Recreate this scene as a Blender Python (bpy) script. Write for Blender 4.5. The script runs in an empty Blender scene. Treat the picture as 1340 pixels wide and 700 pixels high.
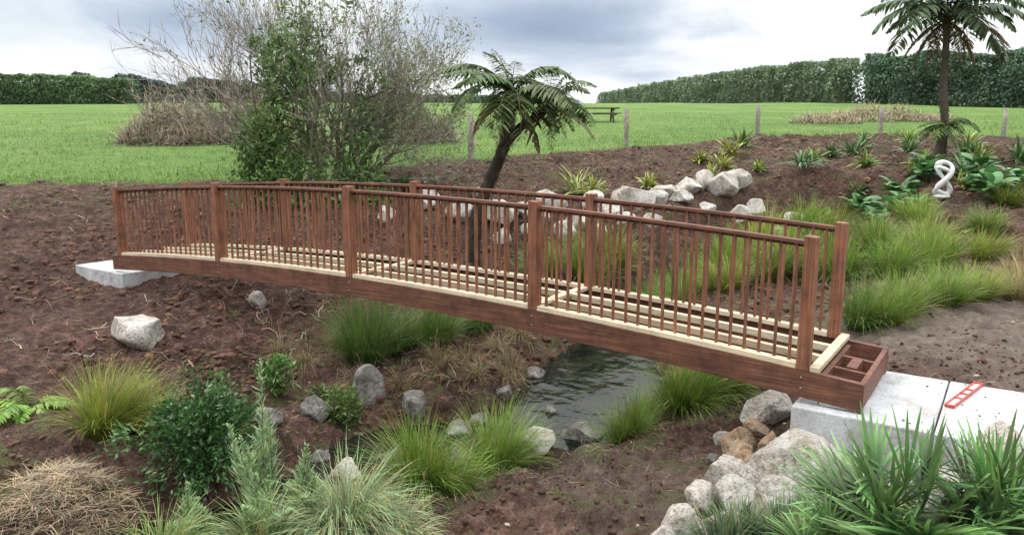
import bpy, math, numpy as np
from mathutils import Vector, Matrix
rng=np.random.default_rng(7)
U=lambda a,b,n=None: rng.uniform(a,b,n)
sc=bpy.context.scene
sc.view_settings.view_transform='Standard'; sc.view_settings.look='None'; sc.view_settings.exposure=0
# ================= noise
T2=rng.random((256,256)); T3=rng.random((32,32,32))
def n2(x,y):
    ix=np.floor(x).astype(int);iy=np.floor(y).astype(int);fx=x-ix;fy=y-iy
    fx=fx*fx*(3-2*fx);fy=fy*fy*(3-2*fy);g=lambda a,b:T2[a%256,b%256]
    return (g(ix,iy)*(1-fx)+g(ix+1,iy)*fx)*(1-fy)+(g(ix,iy+1)*(1-fx)+g(ix+1,iy+1)*fx)*fy
def fbm2(x,y,o=4):
    s=0;a=.5
    for i in range(o): s=s+a*(n2(x*2**i+i*17.3,y*2**i+i*9.1)-.5)*2;a*=.5
    return s
def n3(p):
    i=np.floor(p).astype(int);f=p-i;f=f*f*(3-2*f);r=0
    for a in (0,1):
        for b in (0,1):
            for c in (0,1):
                w=(f[:,0] if a else 1-f[:,0])*(f[:,1] if b else 1-f[:,1])*(f[:,2] if c else 1-f[:,2])
                r=r+w*T3[(i[:,0]+a)%32,(i[:,1]+b)%32,(i[:,2]+c)%32]
    return r-.5
# ================= terrain height
CP=[(0,0,.1),(-4,0,0),(4,0,.1),(0,3,-.6),(2.5,3,-.45),(-2.5,3,-.9),(-5,3,-.85),(0,4.6,-1.05),(.5,5.9,-1.15),(1.2,5.2,-1.08),
(2.0,4.9,-.85),(2.3,4.4,-.7),(3,4.5,-.62),(3,5.1,-.72),(2.2,5.4,-.95),(1.8,5.8,-1.05),(3,3.8,-.5),(2.2,3.9,-.5),(2.3,6.6,-.9),(3.5,6.9,-.36),(4.7,7.8,-.3),(6.5,6,-.3),(5,4.8,-.45),
(1.6,6.8,-1.08),(2.1,8.6,-1.1),(3,9,-.6),(2.6,7.6,-.9),(4.5,10.5,-.35),(7,10,-.2),(10,9,-.1),(3.2,12.5,-.6),(5,13,-.3),(8,14,.1),(12,14,.3),
(-1,4.8,-1.1),(-.6,6.2,-1.2),(-3.5,6.3,-.95),(-5,6,-.75),(-5,8.3,-.8),(-2.45,8.6,-1.1),(-5,9.85,-.7),(-3,9.9,-.75),(-2,10,-.8),(-.8,10.2,-.9),
(-6.5,11,-.55),(-7.5,12.3,-.38),(-4,11.5,-.5),(-9,9,-.6),(-8,6,-.6),(-12,8,-.3),(-9,13,-.1),(-6,15,.15),(-10,16,.4),(-3,14,-.1),(0,14,-.5),
(-.65,12.9,-.4),(-2,12.5,-.5),(-6.2,17.5,.7),(-2,18,.9),(0,18,.8),(3,18,.5),(3.5,24,1.55),(6,20,1.05),(10,20,1.2),(8,26,1.85),(14,26,1.9),(14,20,1.4),
(-12,19,.9),(-2,21,1.4),(1,21,1.35),(18,14,.5),(1,16,.05),(4,16,.1)]
CP=np.array(CP,float)
def ZF(y): return np.interp(y,[-60,0,8,12,18,24,90,115,1200],[0,0,-.35,-.15,.65,1.35,5.8,6.3,6.3])
def ker(r): return np.exp(-np.sqrt(r*r+.09)/3.0)
d_=np.hypot(CP[:,None,0]-CP[None,:,0],CP[:,None,1]-CP[None,:,1])
WT=np.linalg.solve(ker(d_)+np.eye(len(CP))*.01,CP[:,2]-ZF(CP[:,1]))
STREAM=np.array([(7.5,17,.15),(4.2,15,.2),(2.4,13,.3),(1.6,11.2,.5),(1.05,9.2,.78),(.7,8.0,.75),(-.2,7.5,.35),(-1.4,7.35,.25),(-1.9,6.4,.2),(-2.5,5.5,.25),(-3.6,4.9,.25),(-6,4,.25),(-9,2.5,.25)])
def sdist(x,y):
    best=np.full(np.shape(x),1e9)
    for a,b in zip(STREAM[:-1],STREAM[1:]):
        dx,dy=b[0]-a[0],b[1]-a[1]
        t=np.clip(((x-a[0])*dx+(y-a[1])*dy)/(dx*dx+dy*dy),0,1)
        best=np.minimum(best,np.hypot(x-a[0]-t*dx,y-a[1]-t*dy)-(a[2]+(b[2]-a[2])*t))
    return best
BO=np.array([2.312,5.669]);BD=np.array([-.8256,.5643]);BN=np.array([.5643,.8256]);BL=10.26;BW=1.25
def fieldedge(x):
    return np.interp(x,[-60,-20,-6.2,-1,3.7,8.9,14.5,20,60],[19,17.8,18.3,19.8,23.8,27,29.2,30,33])+.35*fbm2(x*.8,x*0+3,3)
def H0(x,y,detail=True):
    x=np.asarray(x,float);y=np.asarray(y,float)
    z=ZF(y).copy()
    for (cx,cy,_),w in zip(CP,WT): z=z+w*ker(np.hypot(x-cx,y-cy))
    s=sdist(x,y)+ .18*fbm2(x*1.3+5,y*1.3,3)
    ch=-1.5+np.where(s>0,s*1.15,s*.4)
    k=.15
    h=np.clip(.5+.5*(ch-z)/k,0,1)
    z=ch*(1-h)+z*h-k*h*(1-h)
    e=fieldedge(x)-y
    soil=np.clip(e/1.0,0,1)
    near=np.clip((30-y)/10,0,1)
    lump=.6+.8*np.clip(fbm2(x*.35+4,y*.35,2)+.4,0,1)
    z=z+soil*(.13*fbm2(x*.9,y*.9,3)+lump*(.19*(np.abs(fbm2(x*2.6+9,y*2.6,4))-.15)+.065*(.3-np.abs(fbm2(x*6+2,y*6,3)))+.05*fbm2(x*11,y*11,2)))+ (1-soil)*near*.05*fbm2(x*2,y*2,3)+.12*(1-soil)*fbm2(x*.12,y*.12,3)
    for mx,my,mr_,mh in ((.05,5.75,.38,.13),(.75,6.3,.3,.1),(-.2,5.3,.3,.1)):
        z=z+mh*np.exp(-((x-mx)**2+(y-my)**2)/mr_**2)*(1+.6*fbm2(x*8,y*8,2))
    rx=x-BO[0];ry=y-BO[1];ss=rx*BD[0]+ry*BD[1];oo=rx*BN[0]+ry*BN[1]
    for s0,s1,lim in ((-2.6,.1,-.42),(BL-.1,BL+1.4,-.42)):
        ins=(ss>s0)&(ss<s1)&(oo>-.05)&(oo<1.4)
        z=np.where(ins,np.minimum(z,lim),z)
    return z
def g(x,y): return float(H0(np.array([x]),np.array([y]))[0])
# ================= mesh utils
class MB:
    def __init__(s): s.v=[];s.f=[];s.c=[];s.n=0
    def add(s,v,f,c):
        v=np.asarray(v,float).reshape(-1,3);f=np.asarray(f,int)
        c=np.asarray(c,float)
        if c.ndim==1: c=np.tile(c,(len(v),1))
        s.v.append(v);s.c.append(c);s.f.append(f+s.n);s.n+=len(v)
    def build(s,name,mat,smooth=False,parent=None):
        V=np.concatenate(s.v);C=np.concatenate(s.c)
        me=bpy.data.meshes.new(name)
        me.vertices.add(len(V));me.vertices.foreach_set('co',V.ravel())
        idx=np.concatenate([f.ravel() for f in s.f]);tot=np.concatenate([np.full(len(f),f.shape[1]) for f in s.f])
        st=np.concatenate([[0],np.cumsum(tot)[:-1]])
        me.loops.add(len(idx));me.loops.foreach_set('vertex_index',idx.astype(np.int32))
        me.polygons.add(len(tot));me.polygons.foreach_set('loop_start',st.astype(np.int32))
        try: me.polygons.foreach_set('loop_total',tot.astype(np.int32))
        except Exception: pass
        me.polygons.foreach_set('use_smooth',np.full(len(tot),smooth))
        a=me.color_attributes.new('Col','FLOAT_COLOR','POINT')
        a.data.foreach_set('color',np.concatenate([np.clip(C,0,1),np.ones((len(C),1))],1).ravel())
        me.update();me.validate()
        me.materials.append(mat)
        o=bpy.data.objects.new(name,me);sc.collection.objects.link(o)
        if parent: o.parent=parent
        return o
def empty(name,loc=(0,0,0)):
    o=bpy.data.objects.new(name,None);sc.collection.objects.link(o);return o
nrm=lambda a:a/np.maximum(np.linalg.norm(a,axis=-1,keepdims=True),1e-9)
def ribbons(mb,base,dir,L,W,grav,col,S=5,tip=1.15,root=.55,prof='grass',twist=.6):
    base=np.asarray(base,float);N=len(base);d=nrm(np.asarray(dir,float).copy());p=base.copy()
    L=np.broadcast_to(L,(N,));W=np.broadcast_to(W,(N,));grav=np.broadcast_to(grav,(N,))
    side=np.cross(d,np.array([0,0,1.])+U(-.05,.05,(N,3)));side=nrm(side)
    up=np.cross(side,d);tw=U(-twist,twist,N)[:,None]
    side=nrm(side*np.cos(tw)+up*np.sin(tw))
    V=np.zeros((N,S+1,2,3));C=np.zeros((N,S+1,2,3));st=(L/S)[:,None]
    col=np.broadcast_to(col,(N,3))
    for i in range(S+1):
        t=i/S
        if prof=='grass': w=(.45+.55*min(1,t*4))*(1-t)**.7+.03
        elif prof=='leaf': w=max(.04,math.sin(math.pi*min(1,(t*.93+.04)))**.8)
        else: w=1-.6*t
        V[:,i,0]=p-side*(W*w/2)[:,None];V[:,i,1]=p+side*(W*w/2)[:,None]
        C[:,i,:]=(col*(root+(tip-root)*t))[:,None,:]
        p=p+d*st;d=d.copy();d[:,2]-=grav/S;d=nrm(d)
    i=np.arange(N)[:,None]*(2*(S+1))+np.arange(S)[None]*2
    f=np.stack([i,i+1,i+3,i+2],-1).reshape(-1,4)
    mb.add(V.reshape(-1,3),f,C.reshape(-1,3))
def rand_dir(N,lean0,lean1,az=None):
    az=U(0,2*math.pi,N) if az is None else az
    th=U(lean0,lean1,N)
    return np.stack([np.sin(th)*np.cos(az),np.sin(th)*np.sin(az),np.cos(th)],1)
def leaves(mb,c,size,col,aspect=.45,dirs=None):
    N=len(c);d=nrm(rng.normal(size=(N,3))+np.array([0,0,.25])) if dirs is None else nrm(dirs)
    n=nrm(np.cross(d,rng.normal(size=(N,3))));s=np.broadcast_to(size,(N,))[:,None]
    V=np.stack([c-d*s*.5,c+n*s*aspect*.5,c+d*s*.5,c-n*s*aspect*.5],1)
    f=np.arange(N*4).reshape(-1,4);mb.add(V.reshape(-1,3),f,np.repeat(np.broadcast_to(col,(N,3)),4,0))
def tube(mb,P,R,k,col):
    P=np.asarray(P,float);n=len(P);T=nrm(np.gradient(P,axis=0))
    a=np.cross(T,[.31,.17,.93]);a=nrm(a);b=np.cross(T,a)
    th=np.arange(k)*2*math.pi/k;R=np.broadcast_to(R,(n,))
    V=P[:,None]+(a[:,None]*np.cos(th)[None,:,None]+b[:,None]*np.sin(th)[None,:,None])*R[:,None,None]
    i=np.arange(n-1)[:,None]*k;j=np.arange(k)[None];j2=(j+1)%k
    f=np.stack([i+j,i+j2,i+k+j2,i+k+j],-1).reshape(-1,4)
    mb.add(V.reshape(-1,3),f,col)
def jit(col,N,s=.2):
    return np.asarray(col)*(1+U(-s,s,(N,1)))*(1+U(-s*.35,s*.35,(N,3)))
# ================= materials
def newmat(name):
    m=bpy.data.materials.new(name);m.use_nodes=True;nt=m.node_tree;return m,nt,nt.nodes['Principled BSDF'],nt.nodes['Material Output']
def N(nt,t,**k):
    n=nt.nodes.new(t)
    for a,b in k.items():
        if a in n.inputs: n.inputs[a].default_value=b
        else: setattr(n,a,b)
    return n
def ramp(nt,fac,stops,interp='LINEAR'):
    r=nt.nodes.new('ShaderNodeValToRGB');r.color_ramp.interpolation=interp;e=r.color_ramp.elements
    e[0].position,e[0].color=stops[0][0],(*stops[0][1],1);e[1].position,e[1].color=stops[-1][0],(*stops[-1][1],1)
    for p,c in stops[1:-1]:
        x=e.new(p);x.color=(*c,1)
    nt.links.new(fac,r.inputs[0]);return r
def noise(nt,scale,detail=4,rough=.55,vec=None):
    n=N(nt,'ShaderNodeTexNoise');n.inputs['Scale'].default_value=scale;n.inputs['Detail'].default_value=detail;n.inputs['Roughness'].default_value=rough
    if vec is not None: nt.links.new(vec,n.inputs['Vector'])
    return n
def mix(nt,fac,a,b,mode='MIX'):
    m=nt.nodes.new('ShaderNodeMix');m.data_type='RGBA';m.blend_type=mode
    for s,v in ((0,fac),(6,a),(7,b)):
        if hasattr(v,'links') or hasattr(v,'is_linked'): nt.links.new(v,m.inputs[s])
        elif s==0: m.inputs[0].default_value=v
        else: m.inputs[s].default_value=(*v,1)
    return m.outputs[2]
def bump(nt,h,bs,strength=.5,dist=.02):
    b=N(nt,'ShaderNodeBump');b.inputs['Strength'].default_value=strength;b.inputs['Distance'].default_value=dist
    nt.links.new(h,b.inputs['Height']);nt.links.new(b.outputs[0],bs.inputs['Normal'])
def foliage(name,trans=.3,rough=.5,spec=.35):
    m,nt,bs,out=newmat(name)
    a=N(nt,'ShaderNodeVertexColor',layer_name='Col')
    g_=N(nt,'ShaderNodeNewGeometry')
    n=noise(nt,6,0,vec=g_.outputs['Position']);r=ramp(nt,n.outputs[0],[(.3,(.75,.77,.75)),(.7,(1.2,1.17,1.05))])
    c=mix(nt,1,a.outputs[0],r.outputs[0],'MULTIPLY')
    nt.links.new(c,bs.inputs['Base Color']);bs.inputs['Roughness'].default_value=rough;bs.inputs['Specular IOR Level'].default_value=spec
    if trans>0:
        t=N(nt,'ShaderNodeBsdfTranslucent');nt.links.new(c,t.inputs[0])
        ms=N(nt,'ShaderNodeMixShader');ms.inputs[0].default_value=trans
        nt.links.new(bs.outputs[0],ms.inputs[1]);nt.links.new(t.outputs[0],ms.inputs[2]);nt.links.new(ms.outputs[0],out.inputs[0])
    return m
M_leaf=foliage('leaf');M_gloss=foliage('glossy_leaf',.2,.38,.45);M_bark=foliage('bark',0,.9,.2)
def wood(name,vertical,cols,rough=.6,contrast=1.0):
    m,nt,bs,out=newmat(name);tc=N(nt,'ShaderNodeTexCoord')
    mp=N(nt,'ShaderNodeMapping');mp.inputs['Rotation'].default_value=(0,0,math.atan2(.5643,.8256))
    mp2=N(nt,'ShaderNodeMapping');mp2.inputs['Scale'].default_value=(1,1,.04) if vertical else (.04,1,1)
    nt.links.new(tc.outputs['Object'],mp.inputs[0]);nt.links.new(mp.outputs[0],mp2.inputs[0])
    n=noise(nt,55,3,.6,mp2.outputs[0]);n2_=noise(nt,5,5,.7,tc.outputs['Object'])
    r=ramp(nt,n.outputs[0],[(.3,cols[0]),(.5,cols[1]),(.72,cols[2])])
    r2=ramp(nt,n2_.outputs[0],[(.3,(.55,.55,.6)),(.5,(1,1,1)),(.7,(1.38,1.32,1.25))])
    a=N(nt,'ShaderNodeVertexColor',layer_name='Col')
    c=mix(nt,contrast,r.outputs[0],r2.outputs[0],'MULTIPLY');c=mix(nt,1,c,a.outputs[0],'MULTIPLY')
    nt.links.new(c,bs.inputs['Base Color']);bs.inputs['Roughness'].default_value=rough
    bump(nt,n.outputs[0],bs,.4,.003);return m
M_wv=wood('stained_timber_vertical',True,[(.125,.046,.022),(.2,.077,.038),(.3,.14,.078)],.65)
M_wh=wood('stained_timber',False,[(.08,.029,.016),(.135,.05,.028),(.215,.095,.058)],.62)
M_pine=wood('raw_pine',False,[(.46,.36,.22),(.6,.5,.34),(.7,.61,.45)],.65,.5)
M_fence=wood('weathered_post',True,[(.16,.14,.11),(.27,.24,.2),(.38,.35,.3)],.9)
def rockmat(name,a,b,c,moss=.0):
    m,nt,bs,out=newmat(name);tc=N(nt,'ShaderNodeTexCoord')
    n1=noise(nt,3.5,6,.65,tc.outputs['Object']);n_=noise(nt,28,4,.7,tc.outputs['Object'])
    r=ramp(nt,n1.outputs[0],[(.3,a),(.5,b),(.68,c)])
    r2=ramp(nt,n_.outputs[0],[(.32,(.45,.42,.38)),(.48,(.95,.95,.95)),(.75,(1.15,1.15,1.15))])
    col=mix(nt,1,r.outputs[0],r2.outputs[0],'MULTIPLY')
    va=N(nt,'ShaderNodeVertexColor',layer_name='Col');col=mix(nt,1,col,va.outputs[0],'MULTIPLY')
    nt.links.new(col,bs.inputs['Base Color']);bs.inputs['Roughness'].default_value=.9
    ad=N(nt,'ShaderNodeMath',operation='ADD');nt.links.new(n1.outputs[0],ad.inputs[0]);nt.links.new(n_.outputs[0],ad.inputs[1])
    bump(nt,ad.outputs[0],bs,.9,.035);return m
M_rock=rockmat('pale_rock',(.26,.21,.15),(.5,.46,.4),(.66,.64,.6))
M_rocko=rockmat('ochre_rock',(.24,.15,.08),(.46,.32,.2),(.56,.48,.38))
M_rockd=rockmat('stream_rock',(.06,.055,.04),(.2,.185,.16),(.42,.4,.37))
def concmat():
    m,nt,bs,out=newmat('concrete');tc=N(nt,'ShaderNodeTexCoord')
    n1=noise(nt,1.8,5,.6,tc.outputs['Object']);n_=noise(nt,45,3,.7,tc.outputs['Object'])
    r=ramp(nt,n1.outputs[0],[(.3,(.34,.34,.33)),(.5,(.5,.51,.52)),(.7,(.62,.64,.66))])
    r2=ramp(nt,n_.outputs[0],[(.3,(.72,.71,.69)),(.6,(1.03,1.03,1.03))])
    c=mix(nt,1,r.outputs[0],r2.outputs[0],'MULTIPLY')
    gm=N(nt,'ShaderNodeNewGeometry');sx=N(nt,'ShaderNodeSeparateXYZ');nt.links.new(gm.outputs['Position'],sx.inputs[0])
    mr=N(nt,'ShaderNodeMapRange');mr.inputs[1].default_value=-.85;mr.inputs[2].default_value=-.6;nt.links.new(sx.outputs[2],mr.inputs[0])
    c=mix(nt,mr.outputs[0],(.16,.1,.07),c)
    nd=noise(nt,3.2,7,.78,tc.outputs['Object']);md=N(nt,'ShaderNodeMapRange');md.inputs[1].default_value=.5;md.inputs[2].default_value=.66;md.inputs[4].default_value=.75;nt.links.new(nd.outputs[0],md.inputs[0])
    c=mix(nt,md.outputs[0],c,(.22,.16,.12))
    nt.links.new(c,bs.inputs['Base Color']);bs.inputs['Roughness'].default_value=.85;bump(nt,n_.outputs[0],bs,.3,.006);return m
M_conc=concmat()
def groundmat():
    m,nt,bs,out=newmat('ground_soil_and_pasture');gm=N(nt,'ShaderNodeNewGeometry');P=gm.outputs['Position']
    a=N(nt,'ShaderNodeVertexColor',layer_name='Col');sep=N(nt,'ShaderNodeSeparateColor');nt.links.new(a.outputs[0],sep.inputs[0])
    nA=noise(nt,.7,4,.6,P);nB=noise(nt,7,6,.75,P);nC=noise(nt,40,3,.7,P)
    soil=ramp(nt,nB.outputs[0],[(.3,(.020,.010,.007)),(.48,(.072,.037,.027)),(.6,(.13,.075,.056)),(.72,(.225,.15,.118))])
    tint=ramp(nt,nA.outputs[0],[(.3,(.6,.57,.56)),(.5,(1,1,1)),(.72,(1.45,1.42,1.4))])
    fine=ramp(nt,nC.outputs[0],[(.3,(.5,.5,.5)),(.65,(1.3,1.3,1.3))])
    s=mix(nt,1,soil.outputs[0],tint.outputs[0],'MULTIPLY');s=mix(nt,1,s,fine.outputs[0],'MULTIPLY')
    path=ramp(nt,nB.outputs[0],[(.3,(.1,.073,.056)),(.55,(.18,.14,.112)),(.75,(.27,.22,.185))])
    s=mix(nt,sep.outputs[2],s,path.outputs[0])
    nM=noise(nt,3,4,.7,P);mr=N(nt,'ShaderNodeMapRange');mr.inputs[1].default_value=.5;mr.inputs[2].default_value=.62;nt.links.new(nM.outputs[0],mr.inputs[0])
    mm=N(nt,'ShaderNodeMath',operation='MULTIPLY');nt.links.new(mr.outputs[0],mm.inputs[0]);nt.links.new(sep.outputs[1],mm.inputs[1])
    lit=ramp(nt,nC.outputs[0],[(.3,(.045,.05,.02)),(.7,(.15,.14,.065))])
    s=mix(nt,mm.outputs[0],s,lit.outputs[0])
    gN=noise(nt,.22,4,.6,P);gN2=noise(nt,2.5,6,.75,P)
    g1=ramp(nt,gN.outputs[0],[(.3,(.09,.17,.035)),(.5,(.125,.215,.045)),(.7,(.18,.25,.065))])
    g2=ramp(nt,gN2.outputs[0],[(.3,(.65,.7,.65)),(.5,(1,1,1)),(.72,(1.3,1.2,1.2))])
    gr=mix(nt,1,g1.outputs[0],g2.outputs[0],'MULTIPLY');gr=mix(nt,1,gr,fine.outputs[0],'MULTIPLY')
    c=mix(nt,sep.outputs[0],s,gr)
    nt.links.new(c,bs.inputs['Base Color']);bs.inputs['Roughness'].default_value=.92;bs.inputs['Specular IOR Level'].default_value=.25
    ad=N(nt,'ShaderNodeMath',operation='ADD');nt.links.new(nB.outputs[0],ad.inputs[0])
    ml=N(nt,'ShaderNodeMath',operation='MULTIPLY');ml.inputs[1].default_value=.4;nt.links.new(nC.outputs[0],ml.inputs[0]);nt.links.new(ml.outputs[0],ad.inputs[1])
    bump(nt,ad.outputs[0],bs,1.0,.09);return m
M_ground=groundmat()
def watermat():
    m,nt,bs,out=newmat('stream_water');gm=N(nt,'ShaderNodeNewGeometry')
    mp=N(nt,'ShaderNodeMapping');mp.inputs['Scale'].default_value=(1,.7,1);mp.inputs['Rotation'].default_value=(0,0,.5);nt.links.new(gm.outputs['Position'],mp.inputs[0])
    n1=noise(nt,8,2,.5,mp.outputs[0]);n_=noise(nt,2.5,3,.5,gm.outputs['Position'])
    r=ramp(nt,n_.outputs[0],[(.35,(.005,.007,.006)),(.65,(.022,.022,.015))])
    nf=noise(nt,5,7,.8,mp.outputs[0]);rf=ramp(nt,nf.outputs[0],[(.66,(0,0,0)),(.72,(1,1,1))])
    c=mix(nt,rf.outputs[0],r.outputs[0],(.3,.31,.31))
    nt.links.new(c,bs.inputs['Base Color']);bs.inputs['Roughness'].default_value=.02;bs.inputs['IOR'].default_value=1.33
    bump(nt,n1.outputs[0],bs,.5,.02);return m
# ================= ground mesh
xs=np.concatenate([-np.geomspace(1500,14,45,endpoint=False),np.linspace(-14,-8,75,endpoint=False),np.linspace(-8,7.5,340,endpoint=False),np.linspace(7.5,16,110,endpoint=False),np.geomspace(16,1500,46)])
ys=np.concatenate([-np.geomspace(600,2,25,endpoint=False),np.linspace(-2,3.5,20,endpoint=False),np.linspace(3.5,13,240,endpoint=False),np.linspace(13,32,240,endpoint=False),np.geomspace(32,1800,90)])
X,Y=np.meshgrid(xs,ys);Z=H0(X,Y)
e=Y-fieldedge(X)+.5*fbm2(X*1.5,Y*1.5,3)
R_=np.clip(e/.5+.5,0,1)
sd=sdist(X,Y);G_=np.clip(1.3-np.abs(sd-.9)/1.6,0,1)*np.clip((16-Y)/3,0,1)
G_=np.maximum(G_,.7*np.clip((Y-14)/3,0,1))
pd=np.minimum(np.hypot((X-5.2)/2.6,(Y-8.0)/1.6),np.hypot((X-7)/3,(Y-6.5)/2));B_=np.clip(2.2-1.9*pd+.5*fbm2(X*2,Y*2,3),0,1)
B_=np.maximum(B_,.45*np.clip(1.5-np.hypot((X-1.0)/1.0,(Y-5.9)/.8),0,1))
mb=MB();nx=len(xs);i=np.arange(len(ys)-1)[:,None]*nx+np.arange(nx-1)[None]
mb.add(np.stack([X,Y,Z],-1).reshape(-1,3),np.stack([i,i+1,i+nx+1,i+nx],-1).reshape(-1,4),np.stack([R_,G_*(1-R_),B_*(1-R_)],-1).reshape(-1,3))
mb.build('ground',M_ground,True)
mb=MB();wx=np.concatenate([np.linspace(-9,-3,60,endpoint=False),np.linspace(-3,2.4,230,endpoint=False),np.linspace(2.4,8,60)]);wy=np.concatenate([np.linspace(2,6,60,endpoint=False),np.linspace(6,11.5,230,endpoint=False),np.linspace(11.5,17.5,50)]);WX,WY=np.meshgrid(wx,wy)
WZ=-1.35+.012*fbm2(WX*2.5,WY*2,2)+.014*(.3-np.abs(fbm2((WX+.4*WY)*3.5+3,WY*3,2)))+.003*fbm2(WX*10,WY*9,2)
nwx=len(wx);i=np.arange(len(wy)-1)[:,None]*nwx+np.arange(nwx-1)[None];q=np.stack([i,i+1,i+nwx+1,i+nwx],-1).reshape(-1,4)
cx=WX.ravel()[q[:,0]];cy=WY.ravel()[q[:,0]];q=q[sdist(cx,cy)<.9]
mb.add(np.stack([WX,WY,WZ],-1).reshape(-1,3),q,(1,1,1));mb.build('stream_water',watermat(),True)
# ================= bridge
bridge=empty('footbridge')
arch=lambda s:.8*(s/BL)*(1-s/BL)
def BP(s,o,z):
    s=np.asarray(s,float);o=np.asarray(o,float)
    return np.stack(np.broadcast_arrays(BO[0]+BD[0]*s+BN[0]*o,BO[1]+BD[1]*s+BN[1]*o,z+arch(s)),-1)
def bevel(o,w=.003,seg=2):
    m=o.modifiers.new('bevel','BEVEL');m.width=w;m.segments=seg;m.limit_method='ANGLE'
def sweep(mb,s0,s1,o0,o1,z0,z1,n=1,col=None):
    col=jit((1,1,1),1,.14)[0] if col is None else col
    s=np.linspace(s0,s1,n+1)
    ring=np.stack([BP(s,o0,z0),BP(s,o1,z0),BP(s,o1,z1),BP(s,o0,z1)],1)
    i=np.arange(n)[:,None]*4;j=np.arange(4)[None];j2=(j+1)%4
    f=np.stack([i+j,i+4+j,i+4+j2,i+j2],-1).reshape(-1,4)
    f=np.concatenate([f,[[0,1,2,3]],[[4*n+3,4*n+2,4*n+1,4*n]]])
    mb.add(ring.reshape(-1,3),f,col)
mb=MB()
for o0 in (0,BW-.06): sweep(mb,-.46,BL+.22,o0,o0+.06,-.225,0,40)
for o0 in (.40,.78): sweep(mb,-.42,BL+.2,o0,o0+.045,-.17,-.035,40)
sweep(mb,-.46,-.42,.062,BW-.062,-.2,-.006)
for a,b in((.062,.398),(.447,.778),(.827,BW-.062)): sweep(mb,-.16,-.12,a,b,-.16,-.03)
sweep(mb,-.33,-.25,.45,.775,-.11,-.02)
for s in np.arange(.6,BL,.9):
    for a,b in((.062,.398),(.447,.778),(.827,BW-.062)): sweep(mb,s,s+.045,a,b,-.17,-.05)
o=mb.build('deck_beams',M_wh,parent=bridge);bevel(o)
mb=MB()
posts=[0,.25*BL,.5*BL,.75*BL,BL]
for k in range(4):
    a=posts[k]+.052;b=posts[k+1]-.052
    sweep(mb,a,b,.006,.1,.001,.045,10);sweep(mb,a,b,BW-.1,BW-.006,.001,.045,10)
sweep(mb,-.054,BL+.05,.395,.455,-.033,.03,40);sweep(mb,-.054,BL+.05,.775,.835,-.033,.03,40)
sweep(mb,-.13,-.056,.0,BW,.002,.044)
for s in (2.56,5.13,7.7): sweep(mb,s,s+.09,.103,.392,.0,.038);sweep(mb,s,s+.09,.458,.772,.0,.038);sweep(mb,s,s+.09,.838,BW-.103,.0,.038)
o=mb.build('pine_deck_battens',M_pine,parent=bridge);bevel(o)
mb=MB()
for s in posts:
    for c in (.05,BW-.05): sweep(mb,s-.05,s+.05,c-.054,c+.054,.0005,1.07)
o=mb.build('posts',M_wv,parent=bridge);bevel(o,.006)
mb=MB()
for k in range(4):
    a,b=posts[k],posts[k+1];nb=21
    for j in range(1,nb):
        s=a+(b-a)*j/nb+U(-.005,.005);
        for c in (.07,BW-.07): sweep(mb,s-.011,s+.011,c-.011,c+.011,.046,.998,1,jit((1.1,1.1,1.1),1,.28)[0])
o=mb.build('balusters',M_wv,parent=bridge)
mb=MB()
for c in (.064,BW-.064): sweep(mb,0,BL,c-.034,c+.034,.999,1.028,40);sweep(mb,0,BL,c+.019,c+.034,.97,.997,40)
o=mb.build('handrails',M_wh,parent=bridge);bevel(o,.003)
mbolt,nt,bs,_=newmat('galvanised_bolt');bs.inputs['Metallic'].default_value=.9;bs.inputs['Roughness'].default_value=.45
tc=N(nt,'ShaderNodeTexCoord');nn=noise(nt,60,3,.6,tc.outputs['Object']);r=ramp(nt,nn.outputs[0],[(.3,(.2,.18,.16)),(.7,(.35,.33,.3))]);nt.links.new(r.outputs[0],bs.inputs['Base Color'])
mb=MB()
for s in posts:
    for dz in (-.06,-.15):
        P=np.stack([BP(s,.002,dz),BP(s,-.007,dz),BP(s,-.008,dz)]);tube(mb,P,[.009,.008,.001],8,(1,1,1))
mb.build('coach_bolts',mbolt,True,bridge)
def abut(s0,s1,o0,o1,z0,z1,seam=None):
    p=empty('concrete_abutment');segs=[(s0,s1)] if seam is None else [(s0,seam-.006),(seam+.006,s1)]
    for a,b in segs:
        mb=MB()
        P=lambda s,o_,z:[BO[0]+BD[0]*s+BN[0]*o_,BO[1]+BD[1]*s+BN[1]*o_,z]
        V=[P(a,o0,z0),P(b,o0,z0),P(b,o1,z0),P(a,o1,z0),P(a,o0,z1),P(b,o0,z1),P(b,o1,z1),P(a,o1,z1)]
        mb.add(V,[[0,3,2,1],[4,5,6,7],[0,1,5,4],[1,2,6,5],[2,3,7,6],[3,0,4,7]],(1,1,1))
        o=mb.build('slab',M_conc,parent=p);bevel(o,.012)
abut(-2.5,.04,-.10,1.32,-1.1,-.275,-.95);abut(BL-.12,BL+1.35,-.05,1.3,-.95,-.275)
# ================= spirit level
lv=empty('spirit_level');m,nt,bs,_=newmat('red_paint');bs.inputs['Roughness'].default_value=.4
tc=N(nt,'ShaderNodeTexCoord');nn=noise(nt,30,4,.6,tc.outputs['Object']);r=ramp(nt,nn.outputs[0],[(.3,(.38,.04,.03)),(.7,(.55,.1,.07))]);nt.links.new(r.outputs[0],bs.inputs['Base Color'])
m2,nt,bs,_=newmat('white_face');bs.inputs['Roughness'].default_value=.5
tc=N(nt,'ShaderNodeTexCoord');nn=noise(nt,20,4,.6,tc.outputs['Object']);r=ramp(nt,nn.outputs[0],[(.3,(.5,.48,.45)),(.7,(.75,.74,.72))]);nt.links.new(r.outputs[0],bs.inputs['Base Color'])
A=np.array([3.45,5.56,-.273]);B=np.array([4.02,6.1,-.273]);dv=(B-A)/np.linalg.norm(B-A);pv=np.array([-dv[1],dv[0],0])
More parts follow.
